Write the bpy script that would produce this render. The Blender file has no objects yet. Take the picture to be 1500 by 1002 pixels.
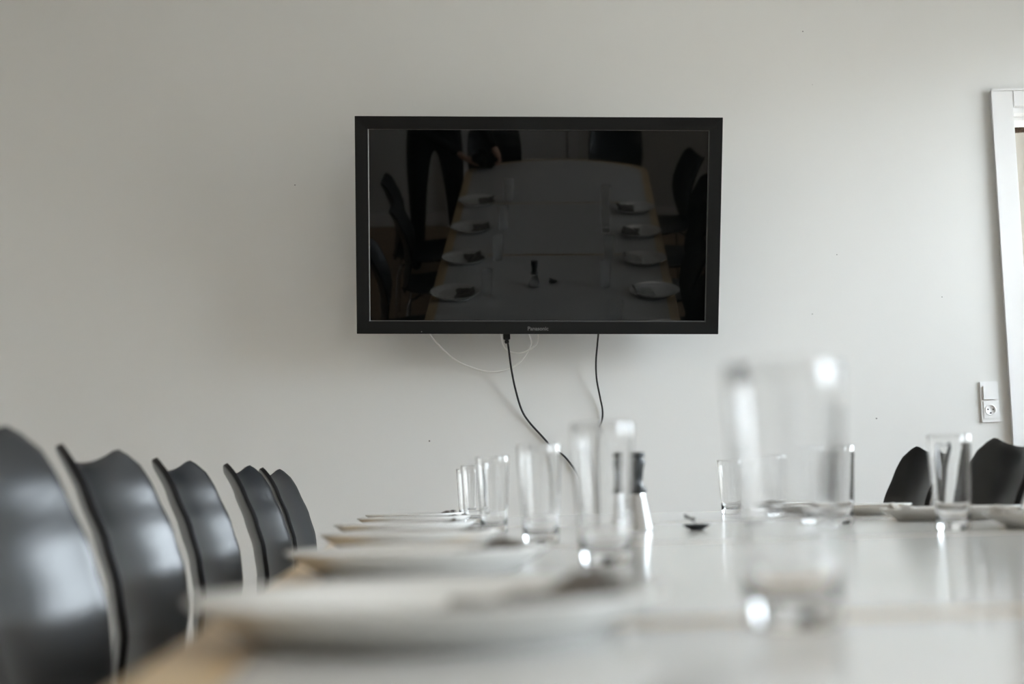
import bpy, bmesh, math, random
from mathutils import Vector, Matrix
random.seed(7)
PI = math.pi
sc = bpy.context.scene
C = sc.collection

# ------------------------------------------------------------------ camera
CAM = Vector((0, 0, .798))
pit, rol = math.radians(5.97), math.radians(1.6)
cd = bpy.data.cameras.new('camera'); cam = bpy.data.objects.new('camera', cd); C.objects.link(cam)
fw = Vector((0, math.cos(pit), math.sin(pit))); up0 = Vector((0, -math.sin(pit), math.cos(pit))); rt0 = Vector((1, 0, 0))
rt = rt0 * math.cos(rol) - up0 * math.sin(rol)
up = up0 * math.cos(rol) + rt0 * math.sin(rol)
M = Matrix((rt, up, -fw)).transposed().to_4x4(); M.translation = CAM
cam.matrix_world = M
cd.sensor_width = 36; cd.lens = 2083 / 1500 * 36
cd.clip_start = .02
cd.dof.use_dof = True; cd.dof.focus_distance = 4.25; cd.dof.aperture_fstop = 3.6
sc.camera = cam

# ------------------------------------------------------------------ world, exposure
sc.view_settings.view_transform = 'Standard'; sc.view_settings.look = 'None'
sc.view_settings.gamma = 1; sc.view_settings.use_curve_mapping = False
sc.view_settings.exposure = .68
w = bpy.data.worlds.new('sky'); sc.world = w; w.use_nodes = True
nt = w.node_tree; nt.nodes.clear()
tc = nt.nodes.new('ShaderNodeTexCoord'); sp = nt.nodes.new('ShaderNodeSeparateXYZ'); cr = nt.nodes.new('ShaderNodeValToRGB')
bg = nt.nodes.new('ShaderNodeBackground'); ow = nt.nodes.new('ShaderNodeOutputWorld')
nt.links.new(tc.outputs['Generated'], sp.inputs[0]); nt.links.new(sp.outputs['Z'], cr.inputs[0])
nt.links.new(cr.outputs[0], bg.inputs[0]); nt.links.new(bg.outputs[0], ow.inputs[0])
e = cr.color_ramp.elements
e[0].position = 0.0; e[0].color = (.30, .30, .28, 1)
e[1].position = .16; e[1].color = (.80, .90, .98, 1)
x_ = e.new(.05); x_.color = (.30, .31, .30, 1)
bg.inputs[1].default_value = 14.0

RZ = math.radians(.99)          # the room is turned a touch against the camera
RM = Matrix.Rotation(RZ, 4, 'Z')
FY, BY, LX, RX, CZ = 4.56, -1.45, -2.35, 2.62, 2.75
WINS = [(2.6, 4.42), (-.1, .9)]      # two windows in the right wall
WZ0, WZ1 = .85, 2.4
def portal(loc, sx, sy, rz):
    l = bpy.data.lights.new('daylight_portal', 'AREA'); l.shape = 'RECTANGLE'; l.size = sx; l.size_y = sy
    l.cycles.is_portal = True
    o = bpy.data.objects.new('daylight_portal', l); C.objects.link(o)
    o.matrix_world = RM @ Matrix.Translation(loc) @ Matrix.Rotation(rz, 4, 'Z') @ Matrix.Rotation(PI / 2, 4, 'X')
for WY0, WY1 in WINS: portal((RX + .02, (WY0 + WY1) / 2, (WZ0 + WZ1) / 2), WY1 - WY0, WZ1 - WZ0, -PI / 2)

# ------------------------------------------------------------------ materials
def mat(name, col, rough=.5, metal=0, spec=.5, trans=0, ior=1.5, coat=0, bump=None, var=None):
    m = bpy.data.materials.new(name); m.use_nodes = True
    n = m.node_tree; b = n.nodes['Principled BSDF']
    b.inputs['Base Color'].default_value = (*col, 1); b.inputs['Roughness'].default_value = rough
    b.inputs['Metallic'].default_value = metal; b.inputs['Specular IOR Level'].default_value = spec
    b.inputs['Transmission Weight'].default_value = trans; b.inputs['IOR'].default_value = ior
    b.inputs['Coat Weight'].default_value = coat
    t = n.nodes.new('ShaderNodeTexCoord')
    if bump:
        s, st, dist = bump
        z = n.nodes.new('ShaderNodeTexNoise'); z.inputs['Scale'].default_value = s; z.inputs['Detail'].default_value = 4
        u = n.nodes.new('ShaderNodeBump'); u.inputs['Strength'].default_value = st; u.inputs['Distance'].default_value = dist
        n.links.new(t.outputs['Object'], z.inputs['Vector']); n.links.new(z.outputs['Fac'], u.inputs['Height'])
        n.links.new(u.outputs[0], b.inputs['Normal'])
    if var:
        s, col2, lo, hi = var
        z = n.nodes.new('ShaderNodeTexNoise'); z.inputs['Scale'].default_value = s; z.inputs['Detail'].default_value = 5
        r = n.nodes.new('ShaderNodeValToRGB')
        r.color_ramp.elements[0].position = lo; r.color_ramp.elements[0].color = (*col2, 1)
        r.color_ramp.elements[1].position = hi; r.color_ramp.elements[1].color = (*col, 1)
        n.links.new(t.outputs['Object'], z.inputs['Vector']); n.links.new(z.outputs['Fac'], r.inputs[0])
        n.links.new(r.outputs[0], b.inputs['Base Color'])
    return m
WALL = mat('wall_paint', (.76, .760, .742), .75, spec=.25, bump=(260, .12, .001))
CEIL = mat('ceiling_paint', (.8, .8, .79), .85, spec=.2)
TRIM = mat('white_gloss_paint', (.86, .86, .86), .3)
CORR = mat('corridor_paint', (.46, .43, .38), .8)
CHAIR = mat('black_lacquered_shell', (.013, .015, .017), .3, spec=.5, var=(9, (.009, .010, .012), .3, .7))
EDGE = mat('black_shell_edge', (.006, .006, .007), .55, spec=.25)
CHROME = mat('chrome', (.75, .76, .78), .12, metal=1)
BEZEL = mat('black_bezel', (.008, .0085, .0085), .4, spec=.22)
BACK = mat('black_plastic', (.015, .015, .016), .5)
SCREEN = mat('screen_glass', (.0015, .002, .002), .02, spec=.56)
SILV = mat('grey_print', (.2, .2, .2), .4)
INNER = mat('screen_lip', (.06, .06, .06), .3, spec=.6)
LAM = mat('white_laminate', (.68, .675, .66), .13, bump=(40, .02, .0006))
PORC = mat('white_porcelain', (.80, .79, .76), .12)
GLASS = mat('clear_glass', (1, 1, 1), .0, trans=1, ior=1.5)
STEEL = mat('brushed_steel', (.78, .78, .78), .18, metal=1)
BLACKP = mat('black_rubber_grip', (.012, .016, .018), .35)
NAP = mat('dark_speckled_paper', (.26, .235, .21), .9, var=(240, (.05, .045, .04), .42, .60), bump=(300, .6, .002))
NAPL = mat('pale_speckled_paper', (.70, .68, .65), .9, var=(260, (.16, .14, .12), .36, .52), bump=(300, .6, .002))
CABK = mat('black_cable', (.01, .01, .011), .4)
CAWH = mat('white_cable', (.88, .88, .86), .4)
SWI = mat('white_switch_plastic', (.87, .87, .87), .25)
HOLE = mat('dark_hole', (.02, .02, .02), .6)
WICK = mat('brown_wicker', (.16, .10, .065), .8, var=(60, (.05, .03, .02), .4, .6))
SKIN = mat('skin', (.55, .33, .24), .5)
CLOTH = mat('black_clothes', (.008, .008, .009), .9)
DENIM = mat('dark_trousers', (.012, .013, .018), .9)
HAIR = mat('brown_hair', (.05, .03, .02), .6)
CAMB = mat('black_camera_body', (.012, .012, .012), .45)
PANE = bpy.data.materials.new('window_pane'); PANE.use_nodes = True
n = PANE.node_tree; n.nodes.clear()
o_ = n.nodes.new('ShaderNodeOutputMaterial'); mx = n.nodes.new('ShaderNodeMixShader'); tr = n.nodes.new('ShaderNodeBsdfTransparent')
gl = n.nodes.new('ShaderNodeBsdfGlossy'); gl.inputs['Roughness'].default_value = .01; fr = n.nodes.new('ShaderNodeFresnel')
fr.inputs[0].default_value = 1.45
n.links.new(fr.outputs[0], mx.inputs[0]); n.links.new(tr.outputs[0], mx.inputs[1]); n.links.new(gl.outputs[0], mx.inputs[2]); n.links.new(mx.outputs[0], o_.inputs[0])
def wood(name, c1, c2, rough, scale=(2, 30, 30)):
    m = bpy.data.materials.new(name); m.use_nodes = True; n = m.node_tree; b = n.nodes['Principled BSDF']
    t = n.nodes.new('ShaderNodeTexCoord'); mp = n.nodes.new('ShaderNodeMapping'); mp.inputs['Scale'].default_value = scale
    z = n.nodes.new('ShaderNodeTexNoise'); z.inputs['Scale'].default_value = 3; z.inputs['Detail'].default_value = 8; z.inputs['Distortion'].default_value = .6
    r = n.nodes.new('ShaderNodeValToRGB'); r.color_ramp.elements[0].color = (*c1, 1); r.color_ramp.elements[1].color = (*c2, 1)
    r.color_ramp.elements[0].position = .3; r.color_ramp.elements[1].position = .7
    n.links.new(t.outputs['Object'], mp.inputs[0]); n.links.new(mp.outputs[0], z.inputs['Vector']); n.links.new(z.outputs['Fac'], r.inputs[0])
    n.links.new(r.outputs[0], b.inputs['Base Color']); b.inputs['Roughness'].default_value = rough
    return m
BEECH = wood('beech_edge', (.52, .36, .18), (.62, .45, .25), .3, (30, 2, 30))
def plank_floor():
    m = bpy.data.materials.new('oak_planks'); m.use_nodes = True; n = m.node_tree; b = n.nodes['Principled BSDF']
    t = n.nodes.new('ShaderNodeTexCoord'); br = n.nodes.new('ShaderNodeTexBrick')
    br.inputs['Scale'].default_value = 1; br.inputs['Brick Width'].default_value = 1.6; br.inputs['Row Height'].default_value = .14
    br.inputs['Mortar Size'].default_value = .002
    br.inputs['Color1'].default_value = (.42, .29, .18, 1); br.inputs['Color2'].default_value = (.36, .24, .145, 1); br.inputs['Mortar'].default_value = (.05, .03, .02, 1)
    n.links.new(t.outputs['Object'], br.inputs['Vector']); n.links.new(br.outputs['Color'], b.inputs['Base Color']); b.inputs['Roughness'].default_value = .35
    return m
FLOOR = plank_floor()

# ------------------------------------------------------------------ helpers
def obj(name, bm, m, parent=None, smooth=False, mw=None, local=None):
    bmesh.ops.recalc_face_normals(bm, faces=bm.faces)
    me = bpy.data.meshes.new(name); bm.to_mesh(me); bm.free()
    me.materials.append(m)
    if smooth:
        for p in me.polygons: p.use_smooth = True
    o = bpy.data.objects.new(name, me); C.objects.link(o)
    if parent: o.parent = parent
    if mw is not None: o.matrix_world = mw
    if local is not None: o.matrix_local = local
    return o
def tag(o, label, cat, group=None, kind=None):
    if label: o['label'] = label
    if cat: o['category'] = cat
    if group: o['group'] = group
    if kind: o['kind'] = kind
    return o
def empty(name, loc, rz=0):
    o = bpy.data.objects.new(name, None); C.objects.link(o); o.location = loc; o.rotation_euler = (0, 0, rz); o.empty_display_size = .05
    return o
def box(bm, x0, x1, y0, y1, z0, z1, bev=0, seg=2):
    b = bmesh.new()
    bmesh.ops.create_cube(b, size=1)
    for v in b.verts:
        v.co = Vector(((x0 + x1) / 2 + v.co.x * (x1 - x0), (y0 + y1) / 2 + v.co.y * (y1 - y0), (z0 + z1) / 2 + v.co.z * (z1 - z0)))
    if bev: bmesh.ops.bevel(b, geom=b.edges[:], offset=bev, segments=seg, affect='EDGES')
    merge(bm, b)
def merge(bm, b):
    me = bpy.data.meshes.new('t'); b.to_mesh(me); b.free(); bm.from_mesh(me); bpy.data.meshes.remove(me)
def B(*a, **k):
    bm = bmesh.new(); box(bm, *a, **k); return bm
def lathe(prof, seg=48, close=False):
    bm = bmesh.new(); rings = []
    for r, z in prof:
        if r < 1e-6: rings.append([bm.verts.new((0, 0, z))])
        else: rings.append([bm.verts.new((r * math.cos(2 * PI * i / seg), r * math.sin(2 * PI * i / seg), z)) for i in range(seg)])
    pairs = list(zip(rings, rings[1:]))
    if close: pairs.append((rings[-1], rings[0]))
    for a, b in pairs:
        for i in range(seg):
            j = (i + 1) % seg
            if len(a) == 1 and len(b) == 1: continue
            if len(a) == 1: bm.faces.new((a[0], b[i], b[j]))
            elif len(b) == 1: bm.faces.new((a[i], a[j], b[0]))
            else: bm.faces.new((a[i], a[j], b[j], b[i]))
    return bm
def catmull(pts, n=8):
    P = [Vector(p) for p in pts]; P = [P[0] * 2 - P[1]] + P + [P[-1] * 2 - P[-2]]; out = []
    for i in range(1, len(P) - 2):
        for k in range(n):
            t = k / n; a, b, c, d = P[i - 1:i + 3]
            out.append(.5 * ((2 * b) + (c - a) * t + (2 * a - 5 * b + 4 * c - d) * t * t + (3 * b - a - 3 * c + d) * t ** 3))
    out.append(P[-2]); return out
def tube(pts, r, seg=10, bm=None, r2=None):
    bm = bm or bmesh.new(); rings = []
    prev = None; N = len(pts)
    for i, p in enumerate(pts):
        p = Vector(p); t = (Vector(pts[min(i + 1, N - 1)]) - Vector(pts[max(i - 1, 0)])).normalized()
        if prev is None:
            a = t.orthogonal().normalized()
        else:
            a = (prev - t * prev.dot(t)).normalized()
        prev = a; b = t.cross(a)
        rr = r if r2 is None else r + (r2 - r) * i / (N - 1)
        rings.append([bm.verts.new(p + (a * math.cos(2 * PI * k / seg) + b * math.sin(2 * PI * k / seg)) * rr) for k in range(seg)])
    for A, Bb in zip(rings, rings[1:]):
        for k in range(seg):
            bm.faces.new((A[k], A[(k + 1) % seg], Bb[(k + 1) % seg], Bb[k]))
    bm.faces.new(rings[0]); bm.faces.new(rings[-1])
    return bm
def dup(root, loc, rz, label=None, group=None, cat=None):
    r = root.copy(); C.objects.link(r); r.location = loc; r.rotation_euler = (0, 0, rz)
    if label: r['label'] = label
    if group: r['group'] = group
    for ch in list(root.children):
        c = ch.copy(); C.objects.link(c); c.parent = r
        for g in ch.children:
            d = g.copy(); C.objects.link(d); d.parent = c
    return r
def ray(px, py):
    X = px - 750; Y = py - 501
    return fw + rt * (X / 2083) - up * (Y / 2083)
def struct(name, bm, m, parent=None, smooth=False):
    o = obj(name, bm, m, parent, smooth)
    if not parent: o['kind'] = 'structure'; o.matrix_world = RM.copy()
    return o

# ------------------------------------------------------------------ room
T = .14
DX0, DX1, DZ = 1.728, 2.50, 2.012     # door opening in the front wall
struct('floor', B(LX - T, RX + T, BY - T, FY + 2.4, -.1, 0), FLOOR)
struct('ceiling', B(LX - T, RX + T, BY - T, FY + 2.4, CZ, CZ + .1), CEIL)
bm = bmesh.new()
box(bm, LX - T, DX0, FY, FY + T, 0, CZ); box(bm, DX1, RX + T, FY, FY + T, 0, CZ); box(bm, DX0, DX1, FY, FY + T, DZ, CZ)
WF = struct('wall_front', bm, WALL)
struct('wall_left', B(LX - T, LX, BY, FY, 0, CZ), WALL)
bm = bmesh.new()
(Wa, Wb), (Wc, Wd) = WINS[1], WINS[0]
for y0, y1 in ((BY, Wa), (Wb, Wc), (Wd, FY)): box(bm, RX, RX + T, y0, y1, 0, CZ)
for y0, y1 in ((Wa, Wb), (Wc, Wd)): box(bm, RX, RX + T, y0, y1, 0, WZ0); box(bm, RX, RX + T, y0, y1, WZ1, CZ)
struct('wall_right', bm, WALL)
BD0, BD1 = .55, 1.35                   # door in the back wall
struct('wall_back', B(LX - T, RX + T, BY - T, BY, 0, CZ), WALL)
struct('baseboard_back', B(LX, RX, BY, BY + .015, 0, .1, bev=.003), TRIM)
struct('baseboard_left', B(LX, LX + .015, BY + .02, FY - .02, 0, .1, bev=.003), TRIM)
struct('baseboard_front', B(LX + .02, DX0 - .08, FY - .015, FY, 0, .1, bev=.003), TRIM)
struct('baseboard_right', B(RX - .015, RX, BY + .02, FY - .02, 0, .1, bev=.003), TRIM)
# door on the back wall, seen only mirrored in the screen
d2 = empty('door_2', RM @ Vector((.20, BY, 0)), RZ); d2['kind'] = 'structure'
obj('door_leaf', B(-.40, .40, .002, .03, .01, 2.02, bev=.003), TRIM, d2)
bm = bmesh.new(); box(bm, -.48, -.405, 0, .045, 0, 2.1, bev=.003); box(bm, .405, .48, 0, .045, 0, 2.1, bev=.003); box(bm, -.405, .405, 0, .045, 2.03, 2.1, bev=.003)
obj('door_frame', bm, TRIM, d2)
obj('door_handle', tube([(-.34, .03, 1.02), (-.34, .07, 1.02), (-.22, .07, 1.02)], .009), CHROME, d2)
# window in the right wall
def window(n, x, z0, y0, y1, z1, K):
    wn = empty('window_%d' % n, RM @ Vector((x, (y0 + y1) / 2, z0)), RZ); wn['kind'] = 'structure'
    H = z1 - z0; L = (y1 - y0) / 2
    bm = bmesh.new()
    ys = [-L + 2 * L * k / K for k in range(K + 1)]
    for y in ys: box(bm, -.03, .03, max(y - .03, -L), min(y + .03, L), .05, H - .05, bev=.004)
    box(bm, -.03, .03, -L, L, 0, .05, bev=.004); box(bm, -.03, .03, -L, L, H - .05, H, bev=.004)
    obj('window_frame', bm, TRIM, wn)
    for a_, b_ in zip(ys, ys[1:]): obj('pane', B(-.003, .003, a_ + .03, b_ - .03, .05, H - .05), PANE, wn)
    obj('window_sill', B(-.26, -.03, -L - .04, L + .04, -.03, 0, bev=.006), TRIM, wn)
for k, (y0, y1) in enumerate(WINS): window(k + 1, RX + .06, WZ0, y0, y1, WZ1, 2 - k)

# doorway in the front wall with its white casing
d1 = empty('door_1', RM @ Vector((DX0, FY, 0)), RZ); d1['kind'] = 'structure'
W = DX1 - DX0; top = 2.066
bm = bmesh.new()
box(bm, -.052, .021, -.015, -.0051, 0, top, bev=.003); box(bm, W - .021, W + .052, -.015, -.0051, 0, top, bev=.003)
box(bm, .021, W - .021, -.015, -.0051, DZ - .005, top, bev=.003)
box(bm, -.053, -.043, -.018, -.014, 0, top + .004, bev=.002); box(bm, -.053, W + .053, -.018, -.014, top - .006, top + .004, bev=.002)
obj('door_casing', bm, TRIM, d1)
bm = bmesh.new()
box(bm, 0, .022, -.005, T, 0, DZ, bev=.002); box(bm, W - .022, W, -.005, T, 0, DZ, bev=.002); box(bm, 0.022, W - .022, -.005, T, DZ - .022, DZ, bev=.002)
box(bm, .022, .035, .05, T, 0, DZ - .022); box(bm, .022, W - .022, .05, T, DZ - .035, DZ - .022)
obj('door_jamb', bm, TRIM, d1)
struct('wall_corridor', B(DX0 - .8, RX + T, FY + 2.2, FY + 2.3, 0, CZ), CORR)
struct('wall_corridor_left', B(DX0 - .9, DX0 - .8, FY + T, FY + 2.3, 0, CZ), CORR)
struct('wall_corridor_right', B(RX + .04, RX + T, FY + T, FY + 2.3, 0, .5), CORR)
window(3, RX + .09, .5, FY + T, FY + 2.2, CZ, 2)  # unseen glazing added so daylight reaches the otherwise dark corridor
# wicker shade beyond the doorway
d = ray(1498, 166); P = CAM + d * (5.6 / d.y)
sh = empty('pendant_lamp', P)
prof = [(.055, .16), (.10, .12), (.135, .05), (.14, 0), (.125, -.05), (.118, -.05), (.13, 0), (.126, .05), (.095, .11), (.055, .15)]
obj('lamp_shade', lathe(prof, close=True), WICK, sh, True)
obj('cord', tube([(0, 0, .15), (0, 0, CZ - P.z)], .004), BACK, sh)
bm = bmesh.new(); tube([(-.06, 0, .152), (.06, 0, .152)], .004, bm=bm); tube([(0, 0, .09), (0, 0, .16)], .02, bm=bm)
obj('bulb_holder', bm, BACK, sh)
tag(sh, 'brown wicker pendant lamp hanging beyond the doorway at the right edge', 'lamp')

# two opal lamps added on the ceiling out of view, as warm fill light
EMI = mat('lit_opal', (.9, .88, .84), .5); EMI.node_tree.nodes['Principled BSDF'].inputs['Emission Color'].default_value = (1.0, .94, .84, 1)
EMI.node_tree.nodes['Principled BSDF'].inputs['Emission Strength'].default_value = 14.5
for n_, (x, y) in enumerate(((-1.7, 1.5), (1.25, -.55))):
    cl = empty('fill_lamp', RM @ Vector((x, y, CZ)), RZ)
    obj('housing', lathe([(0, 0), (.24, 0), (.245, -.01), (.245, -.045), (.235, -.045), (.235, -.012), (0, -.012)], 48), TRIM, cl, True)
    obj('diffuser', lathe([(.233, -.02), (.233, -.055), (.22, -.075), (.15, -.09), (0, -.095), (0, -.02)], 48), EMI, cl, True)
    tag(cl, 'added unseen round fill lamp, ' + ('the one nearer the television wall' if n_ == 0 else 'the one nearer the photographer'), 'lamp', 'added round fill lamps')
# ------------------------------------------------------------------ television
ya, ti, crk = -.0172, math.radians(13.2), .0274
nn = Vector((math.sin(ya) * math.cos(ti), math.cos(ya) * math.cos(ti), math.sin(ti)))
a = Vector((math.cos(ya), -math.sin(ya), 0)); b = a.cross(nn)
if b.z < 0: b = -b
A_ = a * math.cos(crk) - b * math.sin(crk); B_ = b * math.cos(crk) + a * math.sin(crk)
TM = Matrix((A_, nn, B_)).transposed().to_4x4(); TM.translation = Vector((.0916, 4.3004, 1.6016))
tv = empty('television', (0, 0, 0)); tv.matrix_world = TM
tag(tv, 'wide black flat television tilted forward on the white wall', 'television')
TW, TH = .56, .3325; bw = .0395
def frame_bm(x0, x1, z0, z1, bx, bz, y0, y1, bev=0.002):
    bm = bmesh.new()
    O = [(x0, z0), (x1, z0), (x1, z1), (x0, z1)]; I = [(x0 + bx, z0 + bz), (x1 - bx, z0 + bz), (x1 - bx, z1 - bz), (x0 + bx, z1 - bz)]
    vo = [[bm.verts.new((x, y, z)) for x, z in O] for y in (y0, y1)]; vi = [[bm.verts.new((x, y, z)) for x, z in I] for y in (y0 + .003, y1)]
    for k in range(4):
        j = (k + 1) % 4
        bm.faces.new((vo[0][k], vo[0][j], vi[0][j], vi[0][k])); bm.faces.new((vo[1][k], vi[1][k], vi[1][j], vo[1][j]))
        bm.faces.new((vo[0][k], vo[1][k], vo[1][j], vo[0][j])); bm.faces.new((vi[0][k], vi[0][j], vi[1][j], vi[1][k]))
    return bm
fr_ = obj('bezel', frame_bm(-TW, TW, -TH, TH, bw, bw - .001, 0, .045), BEZEL, tv)
bv = fr_.modifiers.new('b', 'BEVEL'); bv.width = .0015; bv.segments = 2; bv.limit_method = 'ANGLE'
obj('screen', B(-TW + bw - .002, TW - bw + .002, .012, .03, -TH + bw - .003, TH - bw + .003), SCREEN, tv)
bm = frame_bm(-TW + bw - .0002, TW - bw + .0002, -TH + bw - .0012, TH - bw + .0012, .0025, .0025, .004, .0118)
obj('screen_lip', bm, INNER, tv)
obj('back_cover', B(-.50, .50, .045, .085, -.29, .29, bev=.01), BACK, tv)
cu = bpy.data.curves.new('brand', 'FONT'); cu.body = 'Panasonic'; cu.size = .0165; cu.extrude = .0003; cu.offset = .0003; cu.align_x = 'CENTER'; cu.align_y = 'CENTER'
to = bpy.data.objects.new('brand', cu); C.objects.link(to); bpy.context.view_layer.update()
dg = bpy.context.evaluated_depsgraph_get(); me = bpy.data.meshes.new_from_object(to.evaluated_get(dg)); bpy.data.objects.remove(to)
me.materials.clear(); me.materials.append(SILV)
lg = bpy.data.objects.new('brand_lettering', me); C.objects.link(lg); lg.parent = tv
lg.matrix_local = Matrix.Translation((.000, .0006, -TH + .0165)) @ Matrix.Rotation(PI / 2, 4, 'X')
lg['label'] = 'small grey brand lettering on the lower bezel'
obj('indicator_light', lathe([(0, 0), (.0018, 0), (.0018, .001), (0, .001)], 12), SILV, tv, local=Matrix.Translation((-.36, .001, -TH + .007)) @ Matrix.Rotation(PI / 2, 4, 'X'))
# tilt bracket between the set and the wall
bm = bmesh.new()
inv = TM.inverted()
for s in (-.2, .2):
    p1 = Vector((s, .084, .20)); p2 = Vector((s, .084, -.22))
    w1 = TM @ p1; w2 = TM @ p2
    wall = lambda q: RM @ Vector(((RM.inverted() @ q).x, FY, q.z))
    bm = bmesh.new()
    for q in (w1, w2): tube([q, wall(q)], .012, bm=bm)
    tube([w1, w2], .012, bm=bm)
    for v in bm.verts: v.co = inv @ v.co
    obj('bracket_arm', bm, BACK, tv)

# ------------------------------------------------------------------ cables on the wall
def wallpt(px, py, off):
    d = ray(px, py); nrm = RM.to_3x3() @ Vector((0, 1, 0)); t = ((FY - off) - CAM.dot(nrm)) / d.dot(nrm); return CAM + d * t
def cable(name, pts, r, m, label, plug=None):
    P = catmull([wallpt(x, y, o) for x, y, o in pts], 10)
    root = obj(name, tube(P, r, 10), m, None, True)
    tag(root, label, 'cable')
    if plug: obj('plug', plug, BACK, root)
    return root
q0 = wallpt(742, 486, .09); q1 = wallpt(742, 498, .085)
pb = bmesh.new(); box(pb, q0.x - .011, q0.x + .011, q0.y - .006, q0.y + .006, q1.z, q0.z + .01, bev=.002); box(pb, q0.x - .007, q0.x + .007, q0.y - .004, q0.y + .006, q1.z - .012, q1.z, bev=.002)
cable('black_cable', [(742, 492, .085), (745, 510, .07), (749, 540, .05), (755, 570, .03), (764, 600, .012), (775, 618, .008), (793, 638, .006), (809, 655, .006), (830, 672, .006), (850, 705, .006), (856, 760, .006), (858, 830, .006)], .0033, CABK,
      'black cable with chunky plug hanging from under the television, running diagonally right', pb)
cable('black_cable', [(877, 484, .09), (875, 505, .07), (873, 530, .045), (874, 555, .03), (879, 582, .015), (882.5, 600, .01), (882, 615, .008), (877, 628, .006), (870, 640, .006), (866, 690, .006), (866, 830, .006)], .0030, CABK,
      'right-hand thin black cable hanging straight down from the television')
cable('white_cable', [(626, 484, .05), (634, 496, .04), (650, 513, .03), (668, 528, .025), (690, 538, .02), (715, 544.5, .02), (740, 542.5, .02), (760, 532, .025), (773, 515, .03), (778, 502, .04), (776, 492, .06), (772, 482, .08)], .0027, CAWH,
      'thin white cable sagging in a wide loop below the television')
cable('white_cable', [(733, 482, .07), (734, 495, .06), (738, 508, .045), (748, 515.5, .04), (760, 517, .04), (772, 514, .04), (783, 507, .045), (788, 498, .06), (787.5, 482, .08)], .0024, CAWH,
      'thin white cable making the small tight loop below the television')

HOL2 = mat('old_nail_hole', (.22, .21, .2), .8)
for x, y, r in ((432, 271, .0022), (629, 646, .0028), (1176, 46, .0022), (1284, 613, .0026), (1226, 373, .0018), (1190, 460, .0018), (1380, 435, .0018), (1190, 124, .0012)):
    q = RM.inverted() @ wallpt(x, y, .0004)
    t_ = lathe([(0, 0), (r, 0), (r * .7, .0006), (0, .0004)], 9)
    bmesh.ops.transform(t_, matrix=Matrix.Translation((q.x, FY - .0002, q.z)) @ Matrix.Rotation(PI / 2, 4, 'X'), verts=t_.verts)
    h_ = obj('nail_hole', t_, HOL2, WF)
# ------------------------------------------------------------------ switch and socket
swp = RM.inverted() @ wallpt(1449, 589, 0)
sw = empty('wall_socket', RM @ Vector((swp.x, FY, swp.z)), RZ)
tag(sw, 'white light switch and socket plate on the wall by the doorway', 'socket')
hw, hh = .0305, .0665
obj('cover_frame', B(-hw, hw, -.006, 0, -hh, hh, bev=.0025), SWI, sw)
obj('rocker', B(-.022, .022, -.010, -.006, .006, .053, bev=.002), SWI, sw)
bm = B(-.022, .022, -.0082, -.006, -.054, .002, bev=.001)
obj('socket_insert', bm, SWI, sw)
rg = lathe([(.0175, .0), (.0175, .0012), (.0155, .0012), (.0150, .0002), (0, .0002)], 40)
so = obj('socket_well', rg, SWI, sw, True, local=Matrix.Translation((0, -.0082, -.026)) @ Matrix.Rotation(PI / 2, 4, 'X'))
bm = bmesh.new()
for x, z in ((-.0085, .002), (.0085, .002), (0, -.0095)):
    t_ = lathe([(0, 0), (.0024, 0), (.0024, .0006), (0, .0006)], 14)
    bmesh.ops.transform(t_, matrix=Matrix.Translation((x, -.0088, -.026 + z)) @ Matrix.Rotation(PI / 2, 4, 'X'), verts=t_.verts); merge(bm, t_)
obj('pin_hole', bm, HOLE, sw)

# ------------------------------------------------------------------ table
TZ = .73
AX = -.0785
def onT(y, u):                       # a point at depth y, u metres right of the table's centre line
    return Vector((.448 + AX * y + u, y))
tc_ = onT(1.75, 0); TR = math.atan(-AX)
tb = empty('conference_table', (tc_.x, tc_.y, 0), TR)
tag(tb, 'long white laminate conference table with pale wooden edging', 'table')
HW, HL = .557, 2.09
def outline(inset):
    hw, hl = HW - inset, HL - inset
    arc = lambda x: hl - .24 * (x / hw) ** 2
    pts = []
    for k in range(0, 21):
        x = (hw - .09) * (1 - k / 20); pts.append((x, arc(x)))
    P0 = (hw, arc(hw) - .12); P1 = (hw, arc(hw)); P2 = (hw - .09, arc(hw - .09))
    cor = []
    for k in range(9):
        t = k / 9; cor.append(((1 - t) ** 2 * P0[0] + 2 * t * (1 - t) * P1[0] + t * t * P2[0], (1 - t) ** 2 * P0[1] + 2 * t * (1 - t) * P1[1] + t * t * P2[1]))
    q = cor + pts                     # right half of the far end, ends at x=0
    return q
def leaf_poly(k, inset, gap):
    q = outline(inset); hw = HW - inset
    y0, y1 = -2 + k + (0 if k else 0), -1 + k
    if k in (1, 2):
        return [(-hw, y0 + gap), (hw, y0 + gap), (hw, y1 - gap), (-hw, y1 - gap)]
    far = [(hw, 1 + gap)] + q + [(-x, y) for x, y in reversed(q[:-1])] + [(-hw, 1 + gap)]
    if k == 3: return far
    return [(-x, -y) for x, y in far]
def slab(poly, z0, z1, bev=0):
    bm = bmesh.new()
    f = bm.faces.new([bm.verts.new((x, y, z0)) for x, y in poly])
    r = bmesh.ops.extrude_face_region(bm, geom=[f]); 
    for v in r['geom']:
        if isinstance(v, bmesh.types.BMVert): v.co.z = z1
    return bm
for k in range(4):
    s = obj('table_leaf', slab(leaf_poly(k, 0, .0006), TZ - .028, TZ - .0008), BEECH, tb); s['label'] = 'pale beech core and edge of one table section'
    s.modifiers.new('b', 'BEVEL').width = .0015; s.modifiers['b'].limit_method = 'ANGLE'
    obj('laminate_surface', slab(leaf_poly(k, .043, .014), TZ - .0012, TZ), LAM, s)
for y in (-1.5, -.5, .5, 1.5):
    for s in (-.24, .24):
        obj('leg', tube([(s, y, 0), (s, y, TZ - .03)], .025, 20), CHROME, tb, True)

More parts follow.
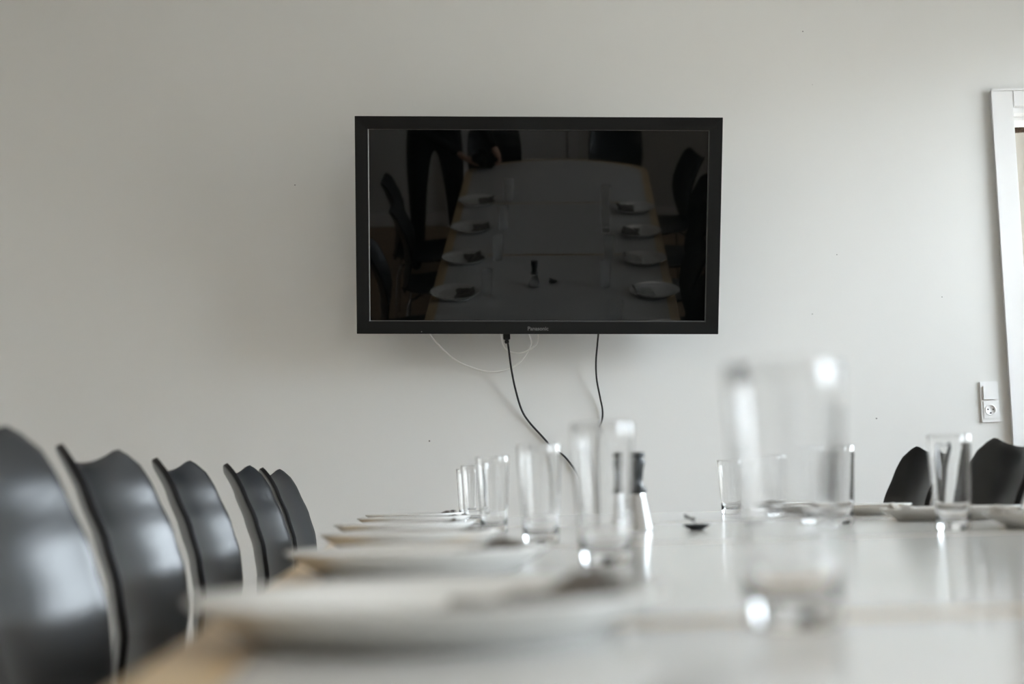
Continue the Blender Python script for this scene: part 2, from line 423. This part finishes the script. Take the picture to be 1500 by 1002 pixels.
# ------------------------------------------------------------------ plates, glasses, napkins
def plate_bm():
    R = .12
    return lathe([(0, .004), (.055, .004), (.072, .0035), (.088, .007), (R - .003, .0155), (R, .0168), (R + .0006, .0182), (R - .002, .0190), (.090, .0115), (.074, .0072), (.06, .0068), (0, .0068)][::-1] + [(.0, .004)], 72)
def make_plate():
    o = obj('dinner_plate', lathe([(0, .0068), (.072, .0068), (.080, .0075), (.092, .0122), (.1135, .0212), (.1152, .0208), (.1148, .0192), (.098, .0080), (.0875, .0022), (.0855, 0), (.080, 0), (.079, .0025), (0, .0025)], 72), PORC, None, True)
    return o
def tumbler_bm(h=.125, R=.0280, r=.0218, bt=.014):
    t = .0014
    prof = [(0, .002), (r - .006, .0012), (r - .002, 0), (r, .002)]
    N = 10
    for k in range(1, N + 1): prof.append((r + (R - r) * k / N, .002 + (h - .0035) * k / N))
    prof += [(R - .0003, h - .0006), (R - .0011, h), (R - .0019, h - .0006)]
    for k in range(N, 0, -1):
        z = bt + .002 + (h - bt - .0035) * k / N; prof.append((r + (R - r) * (z - .002) / (h - .0035) - t, z))
    ri = r + (R - r) * (bt) / h - t
    prof += [(ri - .001, bt + .0008), (ri - .004, bt - .0012), (ri * .5, bt - .0025), (0, bt - .003)]
    return lathe(prof, 64)
def plate_top(r):
    if r < .072: return .0068
    if r < .080: return .0068 + (r - .072) / .008 * .0007
    if r < .092: return .0075 + (r - .080) / .012 * .0047
    return .0122 + (r - .092) / .0215 * .0090
def napkin_bm(seed, flip=1, hgt=.016, off=.046):
    rnd = random.Random(seed); NX, NY = 26, 34; Lx, Ly = .085, .125
    ph = [rnd.uniform(0, 6) for _ in range(6)]
    bm = bmesh.new(); g = []
    for layer in (0, 1):
        L = []
        for i in range(NX + 1):
            row = []
            for j in range(NY + 1):
                u = i / NX; v = j / NY * 2 - 1
                x = (u - .5) * Lx + .004 * math.sin(v * 3 + ph[0]); y = v * Ly / 2 + .004 * math.sin(u * 5 + ph[1])
                edge = min(1, (1 - abs(v)) * 6, (1 - u) * 7 + .25, u * 14 + .1)
                body = .004 + hgt * (u ** 1.4) * (.75 + .25 * math.sin(v * 4.2 + ph[2])) * math.sqrt(max(edge, .05))
                body += .0016 * math.sin(u * 17 + v * 6 + ph[3]) + .0012 * math.sin(v * 23 + ph[4] + u * 5)
                z = max(body, .0028) if layer else .0006
                xo = x + off; row.append(bm.verts.new((xo * flip, y, z + plate_top(math.hypot(xo, y)))))
            L.append(row)
        g.append(L)
    for L in g:
        for i in range(NX):
            for j in range(NY): bm.faces.new((L[i][j], L[i + 1][j], L[i + 1][j + 1], L[i][j + 1]))
    for i in range(NX):
        for j in (0, NY): bm.faces.new((g[0][i][j], g[0][i + 1][j], g[1][i + 1][j], g[1][i][j]))
    for j in range(NY):
        for i in (0, NX): bm.faces.new((g[0][i][j], g[0][i][j + 1], g[1][i][j + 1], g[1][i][j]))
    return bm
first = {}
def inst(key, maker, loc, rz, label, cat, group):
    if key not in first:
        o = maker(); first[key] = o; o.location = loc; o.rotation_euler = (0, 0, rz)
    else:
        o = first[key].copy(); C.objects.link(o); o.location = loc; o.rotation_euler = (0, 0, rz)
    return tag(o, label, cat, group)
near = ['nearest the camera', 'second from the camera', 'third from the camera', 'fourth from the camera', 'fifth from the camera', 'farthest from the camera']
LP = [(-.044, .70), (-.087, 1.25), (-.133, 1.80), (-.184, 2.34), (-.209, 2.91), (-.240, 3.36)]
LG = [(.131, .69), (.078, 1.27), (.030, 1.81), (-.038, 2.36), (-.09, 3.07), (-.119, 3.52)]
for i, (x, y) in enumerate(LP):
    inst('plate', make_plate, (x, y, TZ), .3 * i, 'white dinner plate on the left side of the table, %s' % near[i], 'plate', 'dinner plates along the left side')
    nk = obj('paper_napkin', napkin_bm(i, 1, .012 if i == 0 else .009), NAP, None, True)
    nk.location = (x, y, TZ); nk.rotation_euler = (0, 0, .12 * math.sin(i * 2.3))
    tag(nk, 'dark speckled folded napkin on the left-side plate %s' % near[i], 'napkin', 'folded napkins on the plates')
for i, (x, y) in enumerate(LG):
    inst('glass', lambda: obj('drinking_glass', tumbler_bm(), GLASS, None, True), (x, y, TZ + .0002), .5 * i,
         ['big blurred clear tumbler, nearest the camera', 'clear tumbler behind the nearest left plate, second from the camera', 'clear tumbler of the left row, third from the camera', 'clear tumbler of the left row, fourth from the camera', 'narrow clear tumbler in the left row, fifth from the camera', 'farthest and smallest clear tumbler of the left row'][i], 'glass', 'tumblers along the left side')
RG = [(.66, .88), (.61, 1.38), (.572, 1.88), (.513, 2.28), (.50, 2.85), (.497, 3.32)]
RP = [(.81, .95), (.78, 1.42), (.738, 1.90), (.725, 2.40), (.69, 2.93), (.64, 3.42)]
rl = ['nearest the rounded table end behind the camera', 'second from the rounded table end behind the camera', 'at the right picture edge, nearest', 'second from the right picture edge', 'empty, rim just left of the sharp tumbler', 'farthest along towards the wall']
for i, (x, y) in enumerate(RP):
    inst('plate', make_plate, (x, y, TZ), .3 * i, 'white plate on the right side, %s' % rl[i], 'plate', 'dinner plates along the right side')
    if i == 4: continue
    nk = obj('paper_napkin', napkin_bm(20 + i, -1, .018 if i == 2 else .012), NAPL if i in (2, 3) else NAP, None, True)
    nk.location = (x, y, TZ); nk.rotation_euler = (0, 0, .12 * math.sin(i * 1.3))
    tag(nk, ('pale' if i in (2, 3) else 'dark') + ' napkin on right-side plate, %s' % rl[i], 'napkin', 'folded napkins on the plates')
gl_ = ['clear tumbler of the right row, nearest the rounded table end', 'clear tumbler of the right row, second from the rounded table end', 'sharp clear tumbler in front of the two black chairs at right', 'clear tumbler partly behind the big blurred tumbler, at its right edge', 'clear tumbler of the right row hidden behind the big blurred tumbler', 'small clear tumbler at the left edge of the big blurred tumbler']
for i, (x, y) in enumerate(RG):
    inst('glass', None, (x, y, TZ + .0002), .4 * i, gl_[i], 'glass', 'tumblers along the right side')

# ------------------------------------------------------------------ mill, little dish
ml = empty('pepper_mill', (.186, 2.24, TZ))
tag(ml, 'pepper mill with black waisted grip and flared steel foot on the table', 'pepper mill')
prof = [(0, 0), (.026, 0), (.0275, .003), (.026, .010), (.0165, .056), (.015, .060), (0, .060)]
bm = lathe(prof, 12); obj('steel_foot', bm, STEEL, ml, False)
obj('grip', lathe([(0, .0595), (.018, .0595), (.0195, .062), (.0175, .065), (.0135, .070), (.0128, .080), (.0145, .095), (.0172, .108), (.0165, .1105), (.0145, .1125), (.0145, .114), (.0172, .116), (.0174, .120), (.0155, .1225), (0, .1235)], 32), BLACKP, ml, True)
ds = empty('salt_dish', (.275, 2.20, TZ))
tag(ds, 'tiny shallow black dish with a thin grey sprig beside the pepper mill', 'dish')
obj('dish', lathe([(0, 0), (.009, 0), (.011, .001), (.020, .0065), (.0215, .0085), (.0208, .0092), (.018, .0075), (.010, .0032), (0, .0028)], 36), BLACKP, ds, True)
bm = tube(catmull([(.002, 0, .004), (-.001, 0, .010), (-.006, 0, .015), (-.013, .001, .019), (-.017, .001, .022)], 6), .0009, 8)
for x, y, z in ((-.005, 0, .0165), (-.009, .002, .0185), (-.012, -.001, .0205), (-.016, .001, .0235), (-.0145, .002, .0195), (-.003, .001, .0185)):
    t_ = bmesh.new(); bmesh.ops.create_icosphere(t_, subdivisions=2, radius=.0021)
    bmesh.ops.transform(t_, matrix=Matrix.Translation((x, y, z)) @ Matrix.Diagonal((1.4, .8, .8, 1)), verts=t_.verts); merge(bm, t_)
obj('sprig', bm, mat('grey_sprig', (.07, .07, .07), .7), ds, True)

# ------------------------------------------------------------------ chairs
def interp(tab, z):
    for (z0, v0), (z1, v1) in zip(tab, tab[1:]):
        if z0 <= z <= z1:
            t = (z - z0) / (z1 - z0); t = t * t * (3 - 2 * t) * .35 + t * .65; return v0 + (v1 - v0) * t
    return tab[-1][1] if z > tab[-1][0] else tab[0][1]
ZT = .886
XE = [(.43, .035), (.48, .055), (.56, .076), (.63, .085), (.69, .079), (.75, .062), (.81, .036), (.89, -.008)]
HWT = [(.43, .115), (.50, .145), (.58, .165), (.68, .176), (.78, .172), (.84, .165), (.89, .152)]
CV = [(.43, .012), (.52, .028), (.62, .043), (.75, .048), (.88, .040)]
def back_bm():
    NS, NT = 28, 30; bm = bmesh.new(); G = []
    for j in range(NT + 1):
        row = []
        for i in range(NS + 1):
            s = i / NS * 2 - 1; q = abs(s)
            zt = ZT - (.034) * (1 - q ** 2.2) - (.036 * ((q - .80) / .20) ** 2.2 if q > .80 else 0)
            z = .43 + (zt - .43) * (j / NT)
            x = interp(XE, z) - interp(CV, z) * (1 - q * q) - .22
            row.append(bm.verts.new((x, s * interp(HWT, z), z)))
        G.append(row)
    for j in range(NT):
        for i in range(NS): bm.faces.new((G[j][i], G[j][i + 1], G[j + 1][i + 1], G[j + 1][i]))
    return bm
def seat_bm():
    NS, NT = 24, 24; bm = bmesh.new(); G = []
    for j in range(NT + 1):
        row = []; t = j / NT
        for i in range(NS + 1):
            s = i / NS * 2 - 1
            hw = .115 + .10 * math.sin(min(1, t * 1.5) * PI / 2) - (.03 * ((t - .75) / .25) ** 2 if t > .75 else 0)
            x = -.197 + t * .41; z = .432 + .018 * (s * s) - .012 * math.sin(t * PI) + (.02 * (t - .8) * -3 if t > .8 else 0) + (.01 * (1 - t * 6) if t < 1 / 6 else 0)
            z += .012 * t
            if j == NT: x -= .02 * s * s
            row.append(bm.verts.new((x, s * hw, z)))
        G.append(row)
    for j in range(NT):
        for i in range(NS): bm.faces.new((G[j][i], G[j][i + 1], G[j + 1][i + 1], G[j + 1][i]))
    return bm
def make_chair():
    r = empty('shell_chair', (0, 0, 0))
    for nm, bm in (('backrest', back_bm()), ('seat', seat_bm())):
        o = obj(nm, bm, CHAIR, r, True)
        m = o.modifiers.new('s', 'SOLIDIFY'); m.thickness = .010; m.offset = 0; o.data.materials.append(EDGE); m.material_offset_rim = 1
        m = o.modifiers.new('bv', 'BEVEL'); m.width = .0012; m.segments = 2; m.limit_method = 'ANGLE'; m.angle_limit = 1.0
    for sx in (-1, 1):
        for sy in (-1, 1):
            obj('leg', tube(catmull([(sx * .06, sy * .05, .415), (sx * .12, sy * .12, .405), (sx * .165, sy * .18, .36), (sx * .20, sy * .215, 0)], 6), .008, 12), CHROME, r, True)
    obj('hub', lathe([(0, .40), (.09, .40), (.09, .418), (0, .418)], 24), BACK, r)
    return r
c0 = make_chair()
cnt = [0]
def chair(x, y, rz, label, group):
    if cnt[0] == 0: o = c0; o.location = (x, y, 0); o.rotation_euler = (0, 0, rz)
    else: o = dup(c0, (x, y, 0), rz)
    cnt[0] += 1
    tag(o, label, 'chair', group)
g1 = 'black chairs along the left side'
XO = .22
for x, y, rz, lb in ((-.489, 1.27, 0.02, 'large blurred black shell chair at the left picture edge, nearest'),
                     (-.583, 1.99, 0.0, 'black shell chair second from the left picture edge'),
                     (-.638, 2.70, .0, 'black shell chair in the middle of the left row'),
                     (-.622, 3.25, .0, 'black shell chair fourth in the left row, overlapping the farthest one'),
                     (-.640, 3.79, .0, 'farthest black shell chair of the left row, next to the wall')):
    chair(x + XO, y, rz, lb, g1)
chair(-.56 + XO, .66, .02, 'black shell chair just left behind the camera, mirrored in the television', g1)
g2 = 'black chairs along the right side'
for x, y, rz, lb in ((.935, 3.22, PI, 'black shell chair at right, left of the pair behind the sharp tumbler'),
                     (.937, 2.68, PI, 'black shell chair at the right picture edge, right of the pair'),
                     (1.00, 2.10, PI, 'black shell chair on the right side, third from the wall, mirrored in the television'),
                     (1.12, 1.50, PI, 'black shell chair on the right side, fourth from the wall, mirrored in the television'),
                     (1.25, .90, PI - .1, 'black shell chair pulled back from the table, mirrored at the right of the television'),
                     (1.27, .25, PI - .15, 'last black shell chair on the right side, mirrored in the television')):
    chair(x - XO, y, rz, lb, g2)
chair(.87, -.42, PI / 2 + .05, 'black shell chair at the rounded table end, mirrored at the top of the television', 'black chairs at the table end')
chair(.09, -.42, PI / 2 - .02, 'black shell chair at the table end beside the photographer, mirrored in the television', 'black chairs at the table end')

# ------------------------------------------------------------------ the photographer, mirrored dimly in the screen
def skin_mesh(name, verts, edges, radii, m, parent, sub=2, root=0):
    me = bpy.data.meshes.new(name); me.from_pydata([tuple(v) for v in verts], edges, []); me.materials.append(m)
    o = bpy.data.objects.new(name, me); C.objects.link(o); 
    if parent: o.parent = parent
    md = o.modifiers.new('skin', 'SKIN'); md.use_smooth_shade = True
    for i, r in enumerate(radii):
        r = r if isinstance(r, tuple) else (r, r)
        me.skin_vertices[0].data[i].radius = r; me.skin_vertices[0].data[i].use_root = (i == root)
    s = o.modifiers.new('sub', 'SUBSURF'); s.levels = sub; s.render_levels = sub
    return o
px, py = -.30, -.42
V = []; Ed = []; R = []
def chain(start, pts):
    prev = start
    for p, r in pts:
        V.append(Vector(p)); R.append(r); i = len(V) - 1
        if prev is not None: Ed.append((prev, i))
        prev = i
    return prev
pel = chain(None, [((px, py, .93), (.17, .12))])
ch_ = chain(pel, [((px, py + .04, 1.08), (.15, .11)), ((px, py + .11, 1.24), (.16, .115)), ((px, py + .18, 1.38), (.13, .09))])
nk_ = chain(ch_, [((px, py + .25, 1.47), .058), ((px, py + .29, 1.53), .06)])
hd = chain(nk_, [((px, py + .335, 1.585), (.078, .088)), ((px, py + .37, 1.65), (.075, .09))])
for s in (-1, 1):
    leg = chain(pel, [((px + s * .10, py, .86), .098), ((px + s * .12, py + .01, .50), .062), ((px + s * .125, py - .03, .28), .052), ((px + s * .13, py - .04, .09), .038), ((px + s * .14, py + .02, .05), .038), ((px + s * .15, py + .10, .04), .03)])
HR = Vector((.092, -.125, .82)); HL_ = Vector((-.092, -.125, .79))
for s, hand in ((1, HR), (-1, HL_)):
    sh_ = Vector((px + s * .17, py + .19, 1.36)); el = Vector((px + s * .25, py + .20, 1.08)) if s == 1 else Vector((px - .20, py + .20, 1.06))
    mid = el.lerp(hand, .5)
    chain(ch_, [(sh_, .062), (sh_.lerp(el, .5), .05), (el, .042), (mid, .037), (el.lerp(hand, .86), .026)])
ps = skin_mesh('person', V, Ed, R, CLOTH, None, 2, 0)
tag(ps, 'person in black clothes leaning over the table end holding a camera, mirrored in the television', 'person')
# head over the neck, with face
bm = bmesh.new(); bmesh.ops.create_uvsphere(bm, u_segments=32, v_segments=24, radius=1)
for v in bm.verts:
    x, y, z = v.co; fy = y
    x *= .078; z2 = z * .115; y2 = y * .098
    if z < 0: x *= 1 + .25 * z; y2 *= 1 + .10 * z
    if fy > .8 and -.25 < z < .12 and abs(v.co.x) < .22: y2 += .018
    if fy > .6 and .08 < z < .3 and .22 < abs(v.co.x) < .55: y2 -= .008
    v.co = (x, y2, z2)
HM = Matrix.Translation((px, py + .385, 1.635)) @ Matrix.Rotation(math.radians(-48), 4, 'X')
obj('head', bm, SKIN, ps, True, local=HM)
bm = bmesh.new(); bmesh.ops.create_uvsphere(bm, u_segments=28, v_segments=20, radius=1)
for v in bm.verts:
    x, y, z = v.co; v.co = (x * .086, y * .104 - .012, z * .118 + .012)
    if y > .45 and z < .55: v.co.y -= .07
obj('hair', bm, HAIR, ps, True, local=HM)
bm = bmesh.new()
for s in (-1, 1):
    t_ = bmesh.new(); bmesh.ops.create_uvsphere(t_, u_segments=14, v_segments=10, radius=.011)
    bmesh.ops.transform(t_, matrix=Matrix.Translation((s * .03, .080, .012)), verts=t_.verts); obj('eye', t_, HOLE, ps, True, local=HM)
# hands with five fingers each
for s, hand, el in ((1, HR, Vector((px + .25, py + .20, 1.08))), (-1, HL_, Vector((px - .20, py + .20, 1.06)))):
    V2 = []; E2 = []; R2 = []
    def ch2(st, pts):
        p = st
        for q, r in pts:
            V2.append(Vector(q)); R2.append(r); k = len(V2) - 1
            if p is not None: E2.append((p, k))
            p = k
        return p
    wr = el.lerp(hand, .84)
    dirv = (hand - el).normalized(); side = Vector((0, 1, 0)); inn = Vector((-s, 0, 0))
    palm = ch2(None, [(wr, (.024, .02)), (hand, (.034, .016))])
    for k, ln in enumerate((.068, .078, .073, .058)):
        b0 = hand + side * (-.027 + k * .018) + dirv * .022
        p1 = b0 + dirv * ln * .40 + inn * .006; p2 = p1 + (dirv * .6 + inn * .8).normalized() * ln * .34; p3 = p2 + (dirv * .1 + inn).normalized() * ln * .26
        ch2(palm, [(b0, .0105), (p1, .0092), (p2, .0085), (p3, .0075)])
    t0 = hand - side * .03 - dirv * .01
    ch2(palm, [(t0, .012), (t0 - side * .012 + dirv * .02 + inn * .022, .0105), (t0 + dirv * .035 + inn * .045, .009)])
    skin_mesh('hand', V2, E2, R2, SKIN, ps, 2, 0)
# the camera in the hands: its lens front sits just behind the viewpoint
cm = empty('photo_camera', (0, 0, .798))
cm.rotation_euler = (pit, 0, 0)
tag(cm, 'black photo camera held low over the table by the photographer, mirrored in the television', 'camera')
bm = B(-.068, .068, -.155, -.10, -.05, .045, bev=.008, seg=3); box(bm, -.03, .03, -.15, -.095, .04, .072, bev=.01, seg=3); box(bm, .045, .075, -.16, -.085, -.05, .04, bev=.012, seg=3)
obj('body', bm, CAMB, cm)
o = obj('lens', lathe([(.024, 0), (.032, 0), (.034, .01), (.034, .075), (.03, .08), (.0285, .078), (.0285, .06), (0, .055)], 40), CAMB, cm, True, local=Matrix.Translation((0, -.102, 0)) @ Matrix.Rotation(-PI / 2, 4, 'X'))
